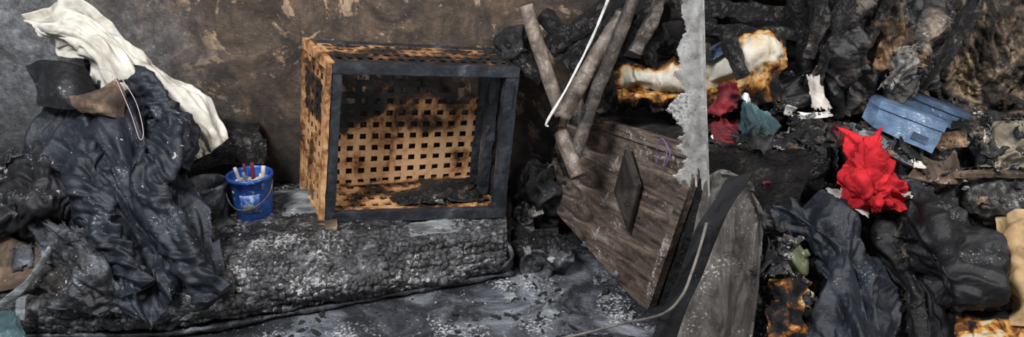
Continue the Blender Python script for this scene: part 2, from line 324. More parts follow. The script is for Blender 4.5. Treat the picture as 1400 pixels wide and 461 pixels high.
# ---------------------------------------------------------------- lattice crate
crate=empty("lattice_wooden_crate",P(560,300,2.4))
fbl=P(441,304,2.33); fbr=P(690,297,2.37); ftl=P(452,86,2.34); ftr=P(711,93,2.36)
rbl=P(412,264,2.60); rbr=P(652,246,2.66); rtl=P(415,53,2.62); rtr=P(676,66,2.66)
CC=[fbl,fbr,rbl,rbr,ftl,ftr,rtl,rtr]  # u right, v depth, w up
def cb(name,rng,mat,amp=.003,n=(12,2,12),burn=None):
    bm=bmesh.new(); ly=bm.verts.layers.float.new("burn")
    addhexa(bm,CC,n,amp,25,rng,ly,burn); return finish(name,bm,mat,False,0,parent=crate)
cb("front_post_left",((0,.065),(0,.09),(0,1)),m_cratechar,n=(2,2,24))
cb("front_post_right",((.93,1),(0,.09),(0,1)),m_cratechar,.004,n=(2,2,24))
cb("front_rail_top",((.0,1),(-.012,.09),(.94,1.0)),m_cratechar,.003,n=(30,2,2))
cb("front_rail_bottom",((0,1),(-.012,.09),(0,.06)),m_cratechar,.003,n=(30,2,2))
cb("rear_post_left",((0,.06),(.9,1),(0,1)),m_crate,n=(2,2,20),burn=lambda u,v,w:.35+.3*w)
cb("rear_post_right",((.94,1),(.9,1),(0,1)),m_cratechar,.006,n=(2,2,20))
cb("rear_rail_bottom",((0,1),(.93,1),(0,.05)),m_crate,n=(30,2,2),burn=lambda u,v,w:.4)
cb("rear_rail_top",((0,1),(.93,1),(.95,1)),m_cratechar,n=(30,2,2))
cb("corner_strip",((-.02,.006),(-.02,.04),(-.03,1.0)),m_crate,n=(2,2,30),burn=lambda u,v,w:.15+.55*abs(w-.3))
cb("side_rail_bottom",((-.01,.02),(0,1),(-.03,.05)),m_crate,n=(2,12,2),burn=lambda u,v,w:.2)
cb("side_rail_top",((-.01,.02),(0,1),(.95,1.01)),m_crate,n=(2,12,2),burn=lambda u,v,w:.35)
cb("side_rear_stile",((-.01,.02),(.93,1),(0,1)),m_crate,n=(2,2,20),burn=lambda u,v,w:.3+.2*w)
cb("side_mid_post",((.92,.97),(.42,.55),(0,1)),m_cratechar,.006,n=(2,2,20))
cb("foot",((0.0,.07),(-.05,.05),(-.05,.0)),m_crate,n=(3,2,2),burn=lambda u,v,w:.05)
def lattice(name,fn,nc,nr,th,burn,hole=None,bar=.5):
    # bar = share of each pitch that is wood
    bm=bmesh.new(); ly=bm.verts.layers.float.new("burn")
    def cuts(n):
        c=[0]
        for i in range(n): c+= [ (i+bar)/(n+bar) , (i+1)/(n+bar)]
        return c+[1]
    U=cuts(nc); W=cuts(nr); V={}
    def vt(i,j):
        if (i,j) not in V:
            p=fn(U[i],W[j]); p=p+Vector((nz(i*1.7,j*1.3,1),nz(i,j,4),nz(i,j*1.1,7)))*.0022
            v=bm.verts.new(p); v[ly]=burn(U[i],W[j]); V[(i,j)]=v
        return V[(i,j)]
    for i in range(len(U)-1):
        for j in range(len(W)-1):
            if i%2==1 and j%2==1: continue
            u=(U[i]+U[i+1])/2; w=(W[j]+W[j+1])/2
            if hole and hole(u,w): continue
            bm.faces.new((vt(i,j),vt(i+1,j),vt(i+1,j+1),vt(i,j+1)))
    return finish(name,bm,m_crate,False,th,parent=crate)
def bh(u,w):
    e=.60+(.16 if .26<u<.72 else 0)+.16*nz(u*9,2,1)
    return w>e and (w>e+.14 or nz(u*23,w*17,5)>-.1)
lattice("back_lattice",lambda u,w:tri(CC,u,.965,w),14,12,.008,
        lambda u,w:max(0,min(1,.12+1.0*max(0,(w-.3)*1.8)*(1.0 if u<.8 else .6)+.5*nz(u*5,w*5,3)+(.45*max(0,.55-u) ))),hole=bh,bar=.50)
lattice("left_side_lattice",lambda u,w:tri(CC,.0,u,w),6,14,.003,lambda u,w:max(0,min(1,.28+.5*max(0,w-.6)+.35*nz(u*5,w*5,8)+(.5 if .6<w<.85 and .3<u<.9 else 0))),bar=.42)
lattice("bottom_lattice",lambda u,w:tri(CC,u,w,.035),14,5,.008,lambda u,w:max(0,min(1,.35+.6*u*w+.5*nz(u*6,w*6,13))),bar=.45)
lattice("top_lattice",lambda u,w:tri(CC,u,w,.985),18,5,.003,lambda u,w:max(0,min(1,.95-.6*w+.1*u+.45*nz(u*6,w*4,23)-.15*(u<.1))),bar=.40)
lattice("right_side_lattice",lambda u,w:tri(CC,.985,u,w),7,13,.008,lambda u,w:1.0,hole=lambda u,w:nz(u*6,w*7,33)>.05,bar=.55)
cloth("burnt_slat_debris",[[tri(CC,.44,.2,.055),tri(CC,.65,.15,.05),tri(CC,.92,.2,.06)],[tri(CC,.38,.45,.06),tri(CC,.65,.45,.08),tri(CC,.93,.5,.09)],[tri(CC,.6,.75,.05),tri(CC,.7,.75,.07),tri(CC,.93,.7,.09)]],m_charwood,nu=70,nv=40,folds=((3,2,.014),(14,8,.006)),seed=2,rag=.12,thick=.006,parent=crate)
# ---------------------------------------------------------------- items on bed
hexa("charred_box",[P(255,232,2.50),P(362,226,2.50),P(262,215,2.66),P(366,212,2.66),P(262,180,2.52),P(358,186,2.52),P(285,160,2.66),P(350,168,2.66)],m_charwood,(14,8,10),.022,16,smooth=False)
def lathe(bm,prof,c,seg=40,amp=0):
    R=[]
    for r,z in prof:
        ring=[]
        for k in range(seg):
            a=2*math.pi*k/seg; p=Vector((c[0]+r*math.cos(a),c[1]+r*math.sin(a),c[2]+z))
            if amp: p+=Vector((nz(p.x*20,p.y*20,p.z*20),nz(p.x*20+5,p.y*20,p.z*20),0))*amp
            ring.append(bm.verts.new(p))
        R.append(ring)
    for A,B in zip(R,R[1:]):
        for k in range(seg): bm.faces.new((A[k],A[(k+1)%seg],B[(k+1)%seg],B[k]))
    bm.faces.new(R[0][::-1]); bm.faces.new(R[-1])
bc=P(349,292,2.37); bc.z=.205
bk=empty("blue_bucket",bc)
bm=bmesh.new(); lathe(bm,[(.056,0),(.060,.005),(.068,.08),(.074,.155),(.079,.157),(.080,.168),(.074,.170),(.072,.160),(.064,.05),(.060,.04)],bc); finish("bucket_body",bm,m_blue,parent=bk)
bm=bmesh.new()
for k in range(11):
    a=math.radians(-105+k*5.5)
    for r,z in ((.0665,.045),(.0735,.115)): bm.verts.new(bc+Vector((r*math.cos(a),r*math.sin(a),z)))
bm.verts.ensure_lookup_table()
for k in range(10): bm.faces.new((bm.verts[2*k],bm.verts[2*k+2],bm.verts[2*k+3],bm.verts[2*k+1]))
m_label=M("bucket_label",[(0,(.01,.03,.12)),(.4,(.02,.06,.22)),(.6,(.22,.27,.33)),(.75,(.3,.22,.06)),(1,(.4,.4,.4))],30,bump=.05,rough=.4)
finish("bucket_label",bm,m_label,parent=bk,solid=.001)
rod("handle",[bc+Vector(p) for p in ((-.08,0,.15),(-.075,-.04,.10),(-.03,-.085,.07),(.03,-.085,.075),(.075,-.04,.11),(.08,0,.15))],.0025,.0025,m_pipe2,n=30,m=6,parent=bk)
for i,(a,b,m,r) in enumerate([((-.02,0,.06),(-.045,-.01,.195),m_paper,.006),((.0,.02,.06),(.01,.01,.205),m_dred,.007),((.03,0,.06),(.045,.02,.19),m_paper,.008),((.01,-.02,.06),(-.01,-.03,.185),m_bluebox,.006),((-.03,.02,.06),(-.03,.04,.19),m_dred,.005),((.03,-.02,.06),(.05,-.03,.18),m_paper,.005)]):
    rod("tool_%d"%i,[bc+Vector(a),bc+Vector(b)],r,r,m,n=6,m=8,parent=bk)
lump("bucket_filling",bc+Vector((0,0,.12)),(.064,.064,.02),m_paper,amp=.02,freq=30,sub=4,parent=bk)
pc=P(285,292,2.35); pc.z=.2
bm=bmesh.new(); lathe(bm,[(.06,0),(.07,.01),(.078,.08),(.08,.13),(.085,.14),(.08,.15),(.07,.145),(.06,.1),(.05,.09)],pc,amp=.012); finish("charred_paint_pot",bm,m_sheen)
# ---------------------------------------------------------------- left clothes
cloth("charred_bedding_heap",[[L(-60,225,-.02),L(20,220),L(90,215),L(180,200),L(250,225)],[L(-60,280),L(20,262,.03),L(100,270,.02),L(200,280),L(275,270)],[L(-60,330),L(20,320,.02),L(110,330,.04),L(210,330),L(300,330)],[L(-60,390,-.05),L(20,380),L(110,380,.02),L(220,380),L(325,385)],[L(-60,440,-.05),L(40,420,-.04),L(120,425,-.02),L(220,425,-.02),L(320,410)]],m_ashy,nu=190,nv=150,folds=((6,5,.06),(16,12,.025),(40,30,.008)),seed=11,rag=.02,grain=.006,fine=.008)
cloth("black_duvet",[[L(-70,228,-.0),L(0,215,.04),L(50,205,.08),L(100,205,.04)],[L(-70,260,.05),L(0,245,.14),L(60,235,.16),L(108,240,.06)],[L(-70,300,.05),L(0,290,.16),L(60,280,.16),L(105,285,.06)],[L(-70,330,-.0),L(0,320,.06),L(60,320,.06),L(104,325,.02)]],m_blackcloth,nu=110,nv=90,folds=((6,5,.05),(14,10,.018)),seed=12,rag=.04)
cloth("scorched_bed_sheet",[[L(40,300,.08),L(90,300,.12),L(130,320,.06)],[L(60,350,.06),L(110,345,.14),L(160,350,.06)],[L(70,395,.04),L(130,395,.10),L(190,400,.04)],[L(60,425,.02),L(130,430,.05),L(200,430,.02)]],m_sheen,nu=100,nv=90,folds=((4,3,.05),(9,8,.02),(24,20,.006)),seed=15,rag=.08)
cloth("cream_canvas_coat",[[P(36,28,2.5),P(46,36,2.48),P(58,46,2.46),P(66,58,2.5)],[P(70,12,2.54),P(72,35,2.47),P(74,50,2.45),P(84,66,2.5)],[P(108,0,2.56),P(106,30,2.5),P(105,55,2.44),P(110,78,2.48)],[P(152,30,2.56),P(143,55,2.47),P(130,75,2.42),P(126,92,2.47)],[P(210,78,2.56),P(190,105,2.44),P(165,125,2.42),P(150,140,2.46)],[P(260,122,2.54),P(238,148,2.42),P(212,165,2.40),P(198,178,2.45)],[P(292,152,2.5),P(276,178,2.39),P(248,195,2.38),P(236,205,2.43)],[P(314,188,2.46),P(292,205,2.37),P(268,218,2.36),P(246,226,2.4)]],m_coat,nu=100,nv=170,folds=((3.6,3,.08),(8,8,.036),(18,16,.009)),seed=21,thick=.006,fine=.001,rot=1.0)
cloth("navy_work_jacket",[[L(122,74),L(148,66,.03),L(182,76,.0)],[L(100,118),L(150,104,.06),L(205,108,.0)],[L(66,160),L(110,150,.06),L(165,145,.12),L(215,150,.08),L(250,160,.0)],[L(55,208),L(100,198,.08),L(170,190,.16),L(215,190,.1),L(258,190,.02)],[L(85,244,.02),L(130,238,.1),L(175,235,.15),L(215,235,.1),L(248,235,.02)],[L(92,288,.02),L(130,292,.1),L(180,285,.12),L(220,280,.1),L(268,285,.02)],[L(108,338,.02),L(150,342,.1),L(195,330,.1),L(235,328,.1),L(292,325,.02)],[L(128,388,.02),L(165,395,.08),L(205,375,.06),L(245,365,.08),L(312,380,.02)],[L(168,442,.0),L(195,446,.05),L(222,435,.04),L(255,395,.05),L(324,408,.0)]],m_navy,nu=190,nv=250,folds=((4.5,4,.11),(9,8,.055),(20,15,.015)),seed=32,rag=.035,thick=.005,fine=.002,rot=1)
rod("navy_trouser_leg",[L(235,165,.1),L(225,210,.16),L(205,262,.16),L(235,320,.13),L(262,365,.1),L(296,408,.06)],.052,.03,m_navy,n=150,m=56,amp=.01,freq=12,seed=3,wr=.036,ref=(0,-1,0))
rod("navy_trouser_leg",[L(120,170,.1),L(112,225,.14),L(128,280,.14),L(140,320,.12),L(170,360,.1),L(190,400,.07)],.055,.03,m_navy,n=150,m=56,amp=.01,freq=12,seed=8,wr=.038,ref=(0,-1,0))
rod("navy_jacket_sleeve",[L(165,85,.06),L(195,120,.1),L(222,150,.1),L(248,190,.06),L(235,228,.05)],.048,.03,m_navy,n=110,m=48,amp=.01,freq=12,seed=12,wr=.034,ref=(0,-1,0))
cap=empty("charred_felt_hat",L(95,115,.15))
cloth("crown",[[L(42,92,.12),L(60,86,.16),L(95,88,.18),L(118,92,.14)],[L(44,112,.12),L(70,104,.2),L(100,108,.2),L(128,112,.14)],[L(48,135,.1),L(75,130,.19),L(105,130,.19),L(140,134,.1)],[L(56,142,.08),L(90,148,.16),L(120,152,.16),L(150,158,.08)]],m_blackcloth,nu=50,nv=50,folds=((2,2,.02),),seed=41,thick=.006,parent=cap)
cloth("scorched_lining",[[L(95,132,.2),L(125,128,.21),L(160,108,.16)],[L(100,146,.2),L(135,145,.22),L(172,128,.16)],[L(112,152,.18),L(145,158,.2),L(170,165,.15)]],m_brown,nu=40,nv=30,folds=((2,2,.015),),seed=43,thick=.004,parent=cap)
rod("pink_string",[L(130,94,.2),L(152,98,.21),L(166,125,.21),L(180,158,.22),L(191,190,.2),L(196,180,.2),L(186,140,.21),L(165,105,.18)],.0012,.0012,m_pink,n=70,m=6)
tb=empty("scorched_table_board",P(25,360,1.95))
quadslab("panel",[P(-60,420,1.90),P(36,388,1.93),P(-60,300,2.1),P(64,342,2.02)],(0,.03,-.015),m_brown,n=(16,2,14),amp=.006,parent=tb)
rod("edge_trim",[P(-20,432,1.86),P(8,412,1.88),P(40,384,1.9),P(70,338,1.98)],.005,.010,m_plank,n=30,sq=4,amp=.004,parent=tb)
cloth("grey_rag",[[P(-20,428,1.85),P(8,424,1.84),P(24,432,1.84)],[P(-20,465,1.78),P(12,465,1.77),P(40,470,1.78)]],m_teal,nu=30,nv=30,folds=((4,3,.02),),seed=45)
quadslab("plastic_bottle_shard",[P(22,438,1.83),P(34,436,1.83),P(24,410,1.86),P(36,407,1.86)],(0,.01,0),m_plank,n=(4,1,8),amp=.006)
# ---------------------------------------------------------------- chest
chest=empty("wooden_chest",(.5,2.3,.0))
A=P(748,272,2.62); B=P(888,428,2.07); C=P(964,205,2.06); D=P(772,148,2.6)
PN=(B-A).cross(D-A).normalized()
if PN.x>0: PN=-PN
def pl(u,v,o=0): return (A+(B-A)*u)*(1-v)+(D+(C-D)*u)*v+PN*o
def onpanel(px,py,o):
    e=Vector((0,0,CAMH)); d=P(px,py,2)-e; t=(A-e).dot(PN)/d.dot(PN); return e+d*t+PN*o
def plslab(name,u0,u1,v0,v1,o0,o1,mat,n=(20,1,10),amp=.001):
    return hexa(name,[pl(u0,v0,o1),pl(u1,v0,o1),pl(u0,v0,o0),pl(u1,v0,o0),pl(u0,v1,o1),pl(u1,v1,o1),pl(u0,v1,o0),pl(u1,v1,o0)],mat,n,amp,20,chest)
plslab("side_panel",0,1,0,1,-.02,0,m_chest)
for i in range(3): plslab("side_board_%d"%i,.04,.96,.08+i*.2833,.08+(i+1)*.2833-.004,0,.003+.001*(i%2),m_chest,amp=.0008)
plslab("rail_bottom",0,1,0,.075,0,.014,m_chest); plslab("rail_top",0,1,.93,1,0,.016,m_chest)
plslab("stile_rear",0,.05,0,1,0,.012,m_chest); plslab("stile_front",.95,1,0,1,0,.012,m_chest)
bm=bmesh.new()
pts=[(861,198),(878,252),(863,317),(844,262)]; cx,cy=861.5,257
f0=[bm.verts.new(onpanel(u,v,.003)) for u,v in pts]; f1=[bm.verts.new(onpanel(u,v,.016)) for u,v in pts]
dc=[bm.verts.new(onpanel(cx+(u-cx)*.75,cy+(v-cy)*.75,.021)) for u,v in pts]
for X,Y in ((f0,f1),(f1,dc)):
    for k in range(4): bm.faces.new((X[k],X[(k+1)%4],Y[(k+1)%4],Y[k]))
bm.faces.new(dc)
finish("diamond_ornament",bm,M("dark_stained_ornament",[(0,K1),(.5,(.02,.016,.014)),(1,(.06,.05,.043))],10,bump=.3,rough=.5),False,parent=chest)
rt=Vector((.42,.10,-.03))
hexa("carcass",[B+Vector((.03,.01,0)),B+rt,A+Vector((.03,0,0)),A+rt,C+Vector((.02,.01,-.01)),C+rt*.9,D+Vector((.02,0,-.01)),D+rt],m_charwood,(10,12,8),.012,10,parent=chest)
cloth("front_door",[[P(968,240,1.99),P(990,232,1.98),P(1018,250,1.96),P(1040,292,1.94)],[P(955,290,1.97),P(980,290,1.95),P(1012,300,1.93),P(1041,325,1.91)],[P(938,370,1.94),P(965,370,1.92),P(1000,375,1.90),P(1036,385,1.88)],[P(912,480,1.87),P(950,482,1.85),P(990,484,1.84),P(1026,486,1.83)]],m_door,nu=50,nv=80,folds=((1.5,1,.008),),seed=51,thick=.025,fine=.002,parent=chest)
rod("door_edge_bead",[P(985,236,1.96),P(1014,246,1.94),P(1038,290,1.92),P(1040,325,1.89),P(1034,400,1.85),P(1024,484,1.81)],.006,.006,m_door,n=60,m=10,amp=.003,parent=chest)
def ribbon(name,pts,w,mat,ref=(1,0,0),seed=0,nv=100,fold=.012,thick=.004,parent=None):
    ref=Vector(ref); return cloth(name,[[p-ref*w/2,p,p+ref*w/2] for p in pts],mat,nu=16,nv=nv,folds=((1.5,7,fold),),seed=seed,thick=thick,fine=.001,parent=parent,rot=0)
ribbon("black_strap",[P(1012,240,1.88),P(996,266,1.84),P(974,300,1.80),P(957,340,1.78),P(940,385,1.76),P(922,425,1.73),P(902,480,1.70)],.086,m_strap,(.85,0,.3),seed=5)
rod("grey_cable",[Vector((.05,1.86,.02)),P(790,458,1.90),P(850,443,1.88),P(905,430,1.70),P(932,405,1.68),P(946,372,1.70),P(958,335,1.73),P(966,305,1.76)],.004,.004,m_rope,n=80,m=8)
rod("purple_cord",[P(897,225,2.12),P(899,198,2.12),P(906,190,2.11),P(912,205,2.1),P(907,228,2.09),P(916,212,2.08),P(910,195,2.1)],.002,.002,m_purple,n=50,m=6)
tt=empty("torn_metal_trim",P(950,140,1.97))
cloth("sheet",[[P(922,-12,2.0),P(944,-12,1.98),P(960,-12,1.97)],[P(924,60,2.0),P(944,60,1.98),P(962,60,1.97)],[P(910,120,2.0),P(940,120,1.98),P(964,120,1.97)],[P(914,190,2.0),P(944,190,1.98),P(966,190,1.97)],[P(920,262,2.0),P(948,270,1.98),P(970,284,1.97)]],m_zinc,nu=30,nv=140,folds=((1.2,3,.012),),seed=61,thick=.002,fine=.001,parent=tt,
      jag=lambda u,v:u<.22+.28*nz(3,v*9,1)+.12*nz(1,v*45,5) or v>.97-.2*abs(nz(u*5,1,1)))
rod("edge_bead",[P(961,-12,1.96),P(965,140,1.96),P(970,288,1.96)],.003,.003,m_zinc,n=40,m=8,parent=tt)
# ---------------------------------------------------------------- pipes and timbers (centre)
rod("steel_pipe",[P(719,8,2.45),P(742,82,2.40),P(768,158,2.34)],.024,.024,m_pipe,amp=.002,hollow=True,m=22)
rod("steel_pipe",[P(873,-20,2.3),P(838,70,2.28),P(812,135,2.27),P(784,222,2.24)],.021,.021,m_pipe2,amp=.003,hollow=True,m=22)
rod("steel_pipe",[P(768,182,2.30),P(778,208,2.25),P(791,242,2.2)],.027,.027,m_pipe,amp=.002,hollow=True,m=24,n=20)
rod("steel_pipe",[P(852,20,2.36),P(815,78,2.32),P(768,160,2.28)],.027,.027,m_pipe,amp=.003,hollow=True,m=22)
rod("steel_pipe",[P(788,100,2.42),P(788,170,2.36)],.024,.024,m_pipe2,amp=.003,hollow=True,m=22)
rod("bent_white_batten",[P(836,-12,2.22),P(808,55,2.20),P(775,120,2.17),P(748,166,2.15),P(749,173,2.15)],.005,.004,m_white,n=50,m=10,amp=.002)
for i,(a,b,y0,y1,w) in enumerate([((752,62),(850,-5),2.5,2.45,.045),((778,88),(862,10),2.44,2.4,.05),((900,-15),(820,90),2.42,2.38,.032),((868,30),(905,150),2.42,2.36,.03),((690,60),(745,110),2.58,2.5,.03),((740,20),(800,75),2.52,2.46,.03),((905,-10),(868,70),2.3,2.3,.024),((840,-20),(905,60),2.5,2.45,.05),((880,60),(960,70),2.5,2.3,.035),((870,25),(950,8),2.45,2.3,.04),((800,110),(850,150),2.5,2.4,.035)]):
    rod("charred_timber",[P(*a,y0),P((a[0]+b[0])/2+3,(a[1]+b[1])/2,(y0+y1)/2),P(*b,y1)],w,w*.7,m_charwood if i not in(6,) else m_pipe2,n=50,m=20,sq=5,amp=.016,freq=14,seed=i,smooth=False)
lump("charred_bundle",P(705,75,2.6),(.055,.06,.075),m_char,amp=.05,freq=14,seed=31)
lump("charred_bundle",P(735,270,2.6),(.08,.08,.14),m_char,amp=.05,freq=12,seed=35)
fb1=lambda u,v: (.05 if .25<v<.55 else .2)+max(0,(v-.5))*1.5+max(0,.25-v)*4+max(0,.12-u)*5+max(0,u-.93)*5+.35*nz(u*5,v*3,4)
cloth("scorched_cushion",[[P(838,88,2.45),P(870,80,2.42),P(910,78,2.4),P(950,80,2.4)],[P(842,98,2.38),P(870,95,2.35),P(910,95,2.33),P(955,98,2.33)],[P(842,112,2.37),P(870,112,2.34),P(910,114,2.32),P(955,114,2.32)],[P(838,122,2.42),P(870,122,2.37),P(910,124,2.36),P(955,124,2.36)],[P(838,130,2.36),P(870,134,2.33),P(910,136,2.31),P(955,138,2.31)],[P(838,145,2.42),P(870,148,2.4),P(910,150,2.4),P(955,150,2.4)]],m_foam,nu=100,nv=70,folds=((4,2,.03),(9,5,.014)),seed=71,burn=fb1)
cloth("scorched_cushion",[[P(955,66,2.45),P(1000,58,2.42),P(1040,50,2.42),P(1078,52,2.45)],[P(955,90,2.36),P(1000,84,2.34),P(1045,70,2.34),P(1078,72,2.4)],[P(955,112,2.36),P(1000,108,2.34),P(1050,92,2.34),P(1078,90,2.4)],[P(955,126,2.34),P(1000,124,2.32),P(1045,112,2.34),P(1075,110,2.4)],[P(955,156,2.34),P(1000,152,2.34),P(1045,140,2.36),P(1072,136,2.4)]],m_foam,nu=100,nv=70,folds=((4,3,.035),(9,6,.015)),seed=75,burn=lambda u,v:(.08 if v<.4 else .28)+max(0,(v-.45))*.9+max(0,.15-v)*4+.35*nz(u*4,v*4,2)+max(0,u-.85)*3)
cloth("blue_scorched_blanket",[[P(955,68,2.40),P(975,62,2.36),P(995,52,2.38)],[P(955,84,2.36),P(975,82,2.33),P(1000,68,2.35)]],m_dbluebox,nu=30,nv=20,folds=((2,2,.015),),seed=77)
rod("charred_stool_leg",[P(993,48,2.34),P(1004,78,2.3),P(1016,106,2.28)],.026,.02,m_charwood,n=30,m=16,sq=4,amp=.01,seed=90,smooth=False)
sh=empty("charred_shelf_rack",P(1020,20,2.6))
for i,(a,b,y0,w,h) in enumerate([((950,10),(1090,22),2.55,.02,.03),((950,40),(1090,48),2.5,.02,.022),((950,-16),(1100,-12),2.6,.02,.03),((1086,-20),(1104,95),2.5,.03,.024),((985,0),(990,50),2.6,.02,.02)]):
    rod("board_%d"%i,[P(*a,y0),P(*b,y0)],w,h,m_charwood,n=50,m=18,sq=5,amp=.012,seed=i+50,parent=sh,smooth=False)
cloth("back_panel",[[P(940,-30,2.66),P(1110,-30,2.66)],[P(940,75,2.66),P(1110,80,2.66)]],m_soot,nu=40,nv=20,folds=((6,4,.02),),seed=4,parent=sh)
# ---------------------------------------------------------------- right heap
cloth("burnt_rubble_heap",[[P(930,115,2.6),P(1040,100,2.62),P(1150,110,2.62),P(1260,125,2.62),P(1460,135,2.62)],[Q(960,170),Q(1040,160),Q(1150,165),Q(1260,165),Q(1460,170)],[Q(960,230,-.05),Q(1050,225),Q(1150,235,-.02),Q(1260,230),Q(1460,230)],[Q(970,300,-.12),Q(1050,300),Q(1150,310),Q(1260,300),Q(1460,300)],[Q(1030,390,-.05),Q(1080,390,-.03),Q(1160,380),Q(1280,380,-.03),Q(1460,380)],[Q(1020,490),Q(1090,490,-.05),Q(1180,490),Q(1300,490,-.03),Q(1460,490)]],m_ashy,nu=260,nv=220,folds=((7,6,.06),(18,14,.03),(45,38,.012)),seed=81,grain=.008,fine=.012,thick=.004)
cloth("burnt_hanging_drapes",[[P(1098,-25,2.60),P(1140,-25,2.5),P(1190,-25,2.5),P(1240,-25,2.52),P(1300,-25,2.6)],[P(1120,40,2.56),P(1148,40,2.46),P(1195,45,2.48),P(1240,40,2.48),P(1300,30,2.58)],[P(1125,95,2.52),P(1150,100,2.42),P(1190,100,2.45),P(1235,90,2.45),P(1285,80,2.55)],[P(1130,150,2.5),P(1155,165,2.42),P(1190,150,2.45),P(1225,135,2.45),P(1265,120,2.5)]],m_hide,nu=180,nv=140,folds=((7,2,.10),(15,4,.035),(38,14,.010)),seed=83,rag=.03,thick=.006,grain=.003,rot=1)
cloth("peeling_plaster_sheet",[[P(1262,-25,2.64),P(1340,-25,2.60),P(1440,-25,2.56)],[P(1270,60,2.62),P(1340,60,2.56),P(1440,60,2.5)],[P(1255,125,2.6),P(1340,130,2.54),P(1440,125,2.48)],[P(1270,175,2.58),P(1340,178,2.52),P(1440,170,2.46)]],m_bark,nu=170,nv=150,folds=((6,4,.06),(14,10,.03),(36,28,.012)),seed=85,rag=.02,thick=.006,grain=.006,rot=1)
for i,(a,b,y0,y1,w) in enumerate([((1120,-10),(1108,80),2.45,2.42,.022),((1165,-20),(1112,120),2.44,2.4,.03),((1345,-20),(1262,120),2.45,2.42,.028),((1230,-20),(1150,110),2.42,2.4,.022)]):
    rod("charred_roof_lath",[P(*a,y0),P((a[0]+b[0])/2+3,(a[1]+b[1])/2,(y0+y1)/2),P(*b,y1)],w,w*.5,m_charwood,n=60,m=20,sq=6,amp=.018,freq=14,seed=i+70,smooth=False)
cloth("tan_scorched_rag",[[P(1186,40,2.44),P(1215,20,2.4),P(1250,20,2.42)],[P(1195,75,2.42),P(1225,60,2.38),P(1262,60,2.42)],[P(1190,100,2.4),P(1230,100,2.38),P(1270,92,2.42)]],m_tan,nu=70,nv=60,folds=((3,2.5,.05),(8,7,.015)),seed=86,rag=.12)
cloth("grey_lace_cloth",[[P(1218,70,2.38),P(1245,60,2.35),P(1268,60,2.40)],[P(1210,95,2.38),P(1235,85,2.34),P(1258,85,2.38)],[P(1198,122,2.36),P(1218,125,2.34),P(1235,115,2.38)]],M("grey_lace",[(0,K2),(.4,(.07,.065,.06)),(1,(.30,.28,.26))],30,bump=.8,ash=.64),nu=60,nv=60,folds=((3,3,.04),(8,8,.014)),seed=87,rag=.15)
def carton(name,q,th,m1,lid=.28):
    e=empty(name,q[0]); bl,br,tl,tr=[Vector(x) for x in q]; th=Vector(th)
    quadslab("tray",q,th,m1,parent=e,n=(10,2,8),amp=.004)
    n=(br-bl).cross(tl-bl).normalized()
    if n.y>0:n=-n
    f=lambda u,v:(bl+(br-bl)*u)*(1-v)+(tl+(tr-tl)*u)*v
    quadslab("lid",[f(-.02,1-lid)+n*.005,f(1.02,1-lid)+n*.005,f(-.02,1.03)+n*.005,f(1.02,1.03)+n*.005],th*1.05,m1,parent=e,n=(10,2,3),amp=.003)
    quadslab("label",[f(.6,.15)+n*.004,f(.85,.15)+n*.004,f(.6,.4)+n*.004,f(.85,.4)+n*.004],-n*.002,m_dbluebox,parent=e,n=(3,1,3),amp=.001)
carton("blue_shoe_box",[Q(1193,174,.20),Q(1274,211,.22),Q(1206,140,.16),Q(1294,172,.18)],(.01,.10,.0),m_bluebox)
carton("dark_blue_box",[Q(1232,150,.14),Q(1302,178,.14),Q(1240,126,.10),Q(1326,160,.12)],(.01,.08,.0),m_dbluebox)
quadslab("scorched_cardboard_sheet",[Q(1178,198,.19),Q(1262,232,.22),Q(1166,168,.14),Q(1262,206,.17)],(0,.02,-.01),m_plank,n=(12,1,6),amp=.005)
quadslab("scorched_carton",[Q(1286,205,.17),Q(1322,200,.17),Q(1290,182,.14),Q(1322,176,.14)],(0,.06,0),m_tan,n=(8,2,6),amp=.006)
cloth("brown_cardboard_flap",[[Q(1262,215,.2),Q(1285,222,.22),Q(1305,205,.18)],[Q(1240,242,.18),Q(1290,252,.2),Q(1318,250,.16)]],m_brown,nu=30,nv=24,folds=((2,2,.015),),seed=88)
for i,(a,c) in enumerate([([(1010,100),(1019,98),(1014,138),(1026,140)],m_white),([(1102,104),(1120,98),(1110,150),(1138,152)],m_paper),([(1090,154),(1135,150),(1092,161),(1140,160)],m_white),([(1230,262),(1262,254),(1232,270),(1268,272)],m_paper),([(1128,256),(1160,250),(1132,276),(1168,282)],m_paper),([(1150,268),(1190,285),(1148,276),(1184,300)],m_paper),([(1120,262),(1140,275),(1112,272),(1130,290)],m_tan)]):
    p=[Q(x,y_,.18) for x,y_ in a]; cloth("curled_paper_sheet",[[p[0],(p[0]+p[1])/2+Vector((0,-.02,0)),p[1]],[p[2],(p[2]+p[3])/2+Vector((0,-.02,0)),p[3]]],c,nu=20,nv=20,folds=((1.5,1.5,.02),),seed=90+i,rag=.08,thick=.002,fine=.001)
cloth("black_lace_garment",[[Q(1028,105,.08),Q(1050,92,.12),Q(1080,92,.1)],[Q(1032,130,.1),Q(1058,120,.17),Q(1095,115,.1)],[Q(1040,150,.1),Q(1070,150,.18),Q(1105,140,.1)],[Q(1058,172,.06),Q(1085,170,.12),Q(1100,160,.06)]],m_blackcloth,nu=80,nv=80,folds=((4,3,.07),(9,8,.03)),seed=101,rag=.05)
lump("black_mesh_bag",Q(1090,222,.10),(.10,.08,.125),M("black_mesh",[(0,K1),(.6,K2),(1,K3)],20,ash=.62,ashscale=130,bump=1,bscale=160,crack=110,ashcol=(.40,.39,.38),top=False),rot=.15,amp=.04,freq=6,seed=9)
cloth("teal_shirt",[[Q(1008,142,.14),Q(1028,136,.18),Q(1050,150,.14)],[Q(1010,170,.14),Q(1032,168,.22),Q(1058,175,.15)],[Q(1022,200,.14),Q(1040,198,.22),Q(1056,200,.15)],[Q(1030,226,.12),Q(1044,226,.18),Q(1054,224,.14)]],m_teal,nu=70,nv=70,folds=((3,3,.05),(7,6,.018)),seed=103,rag=.04)
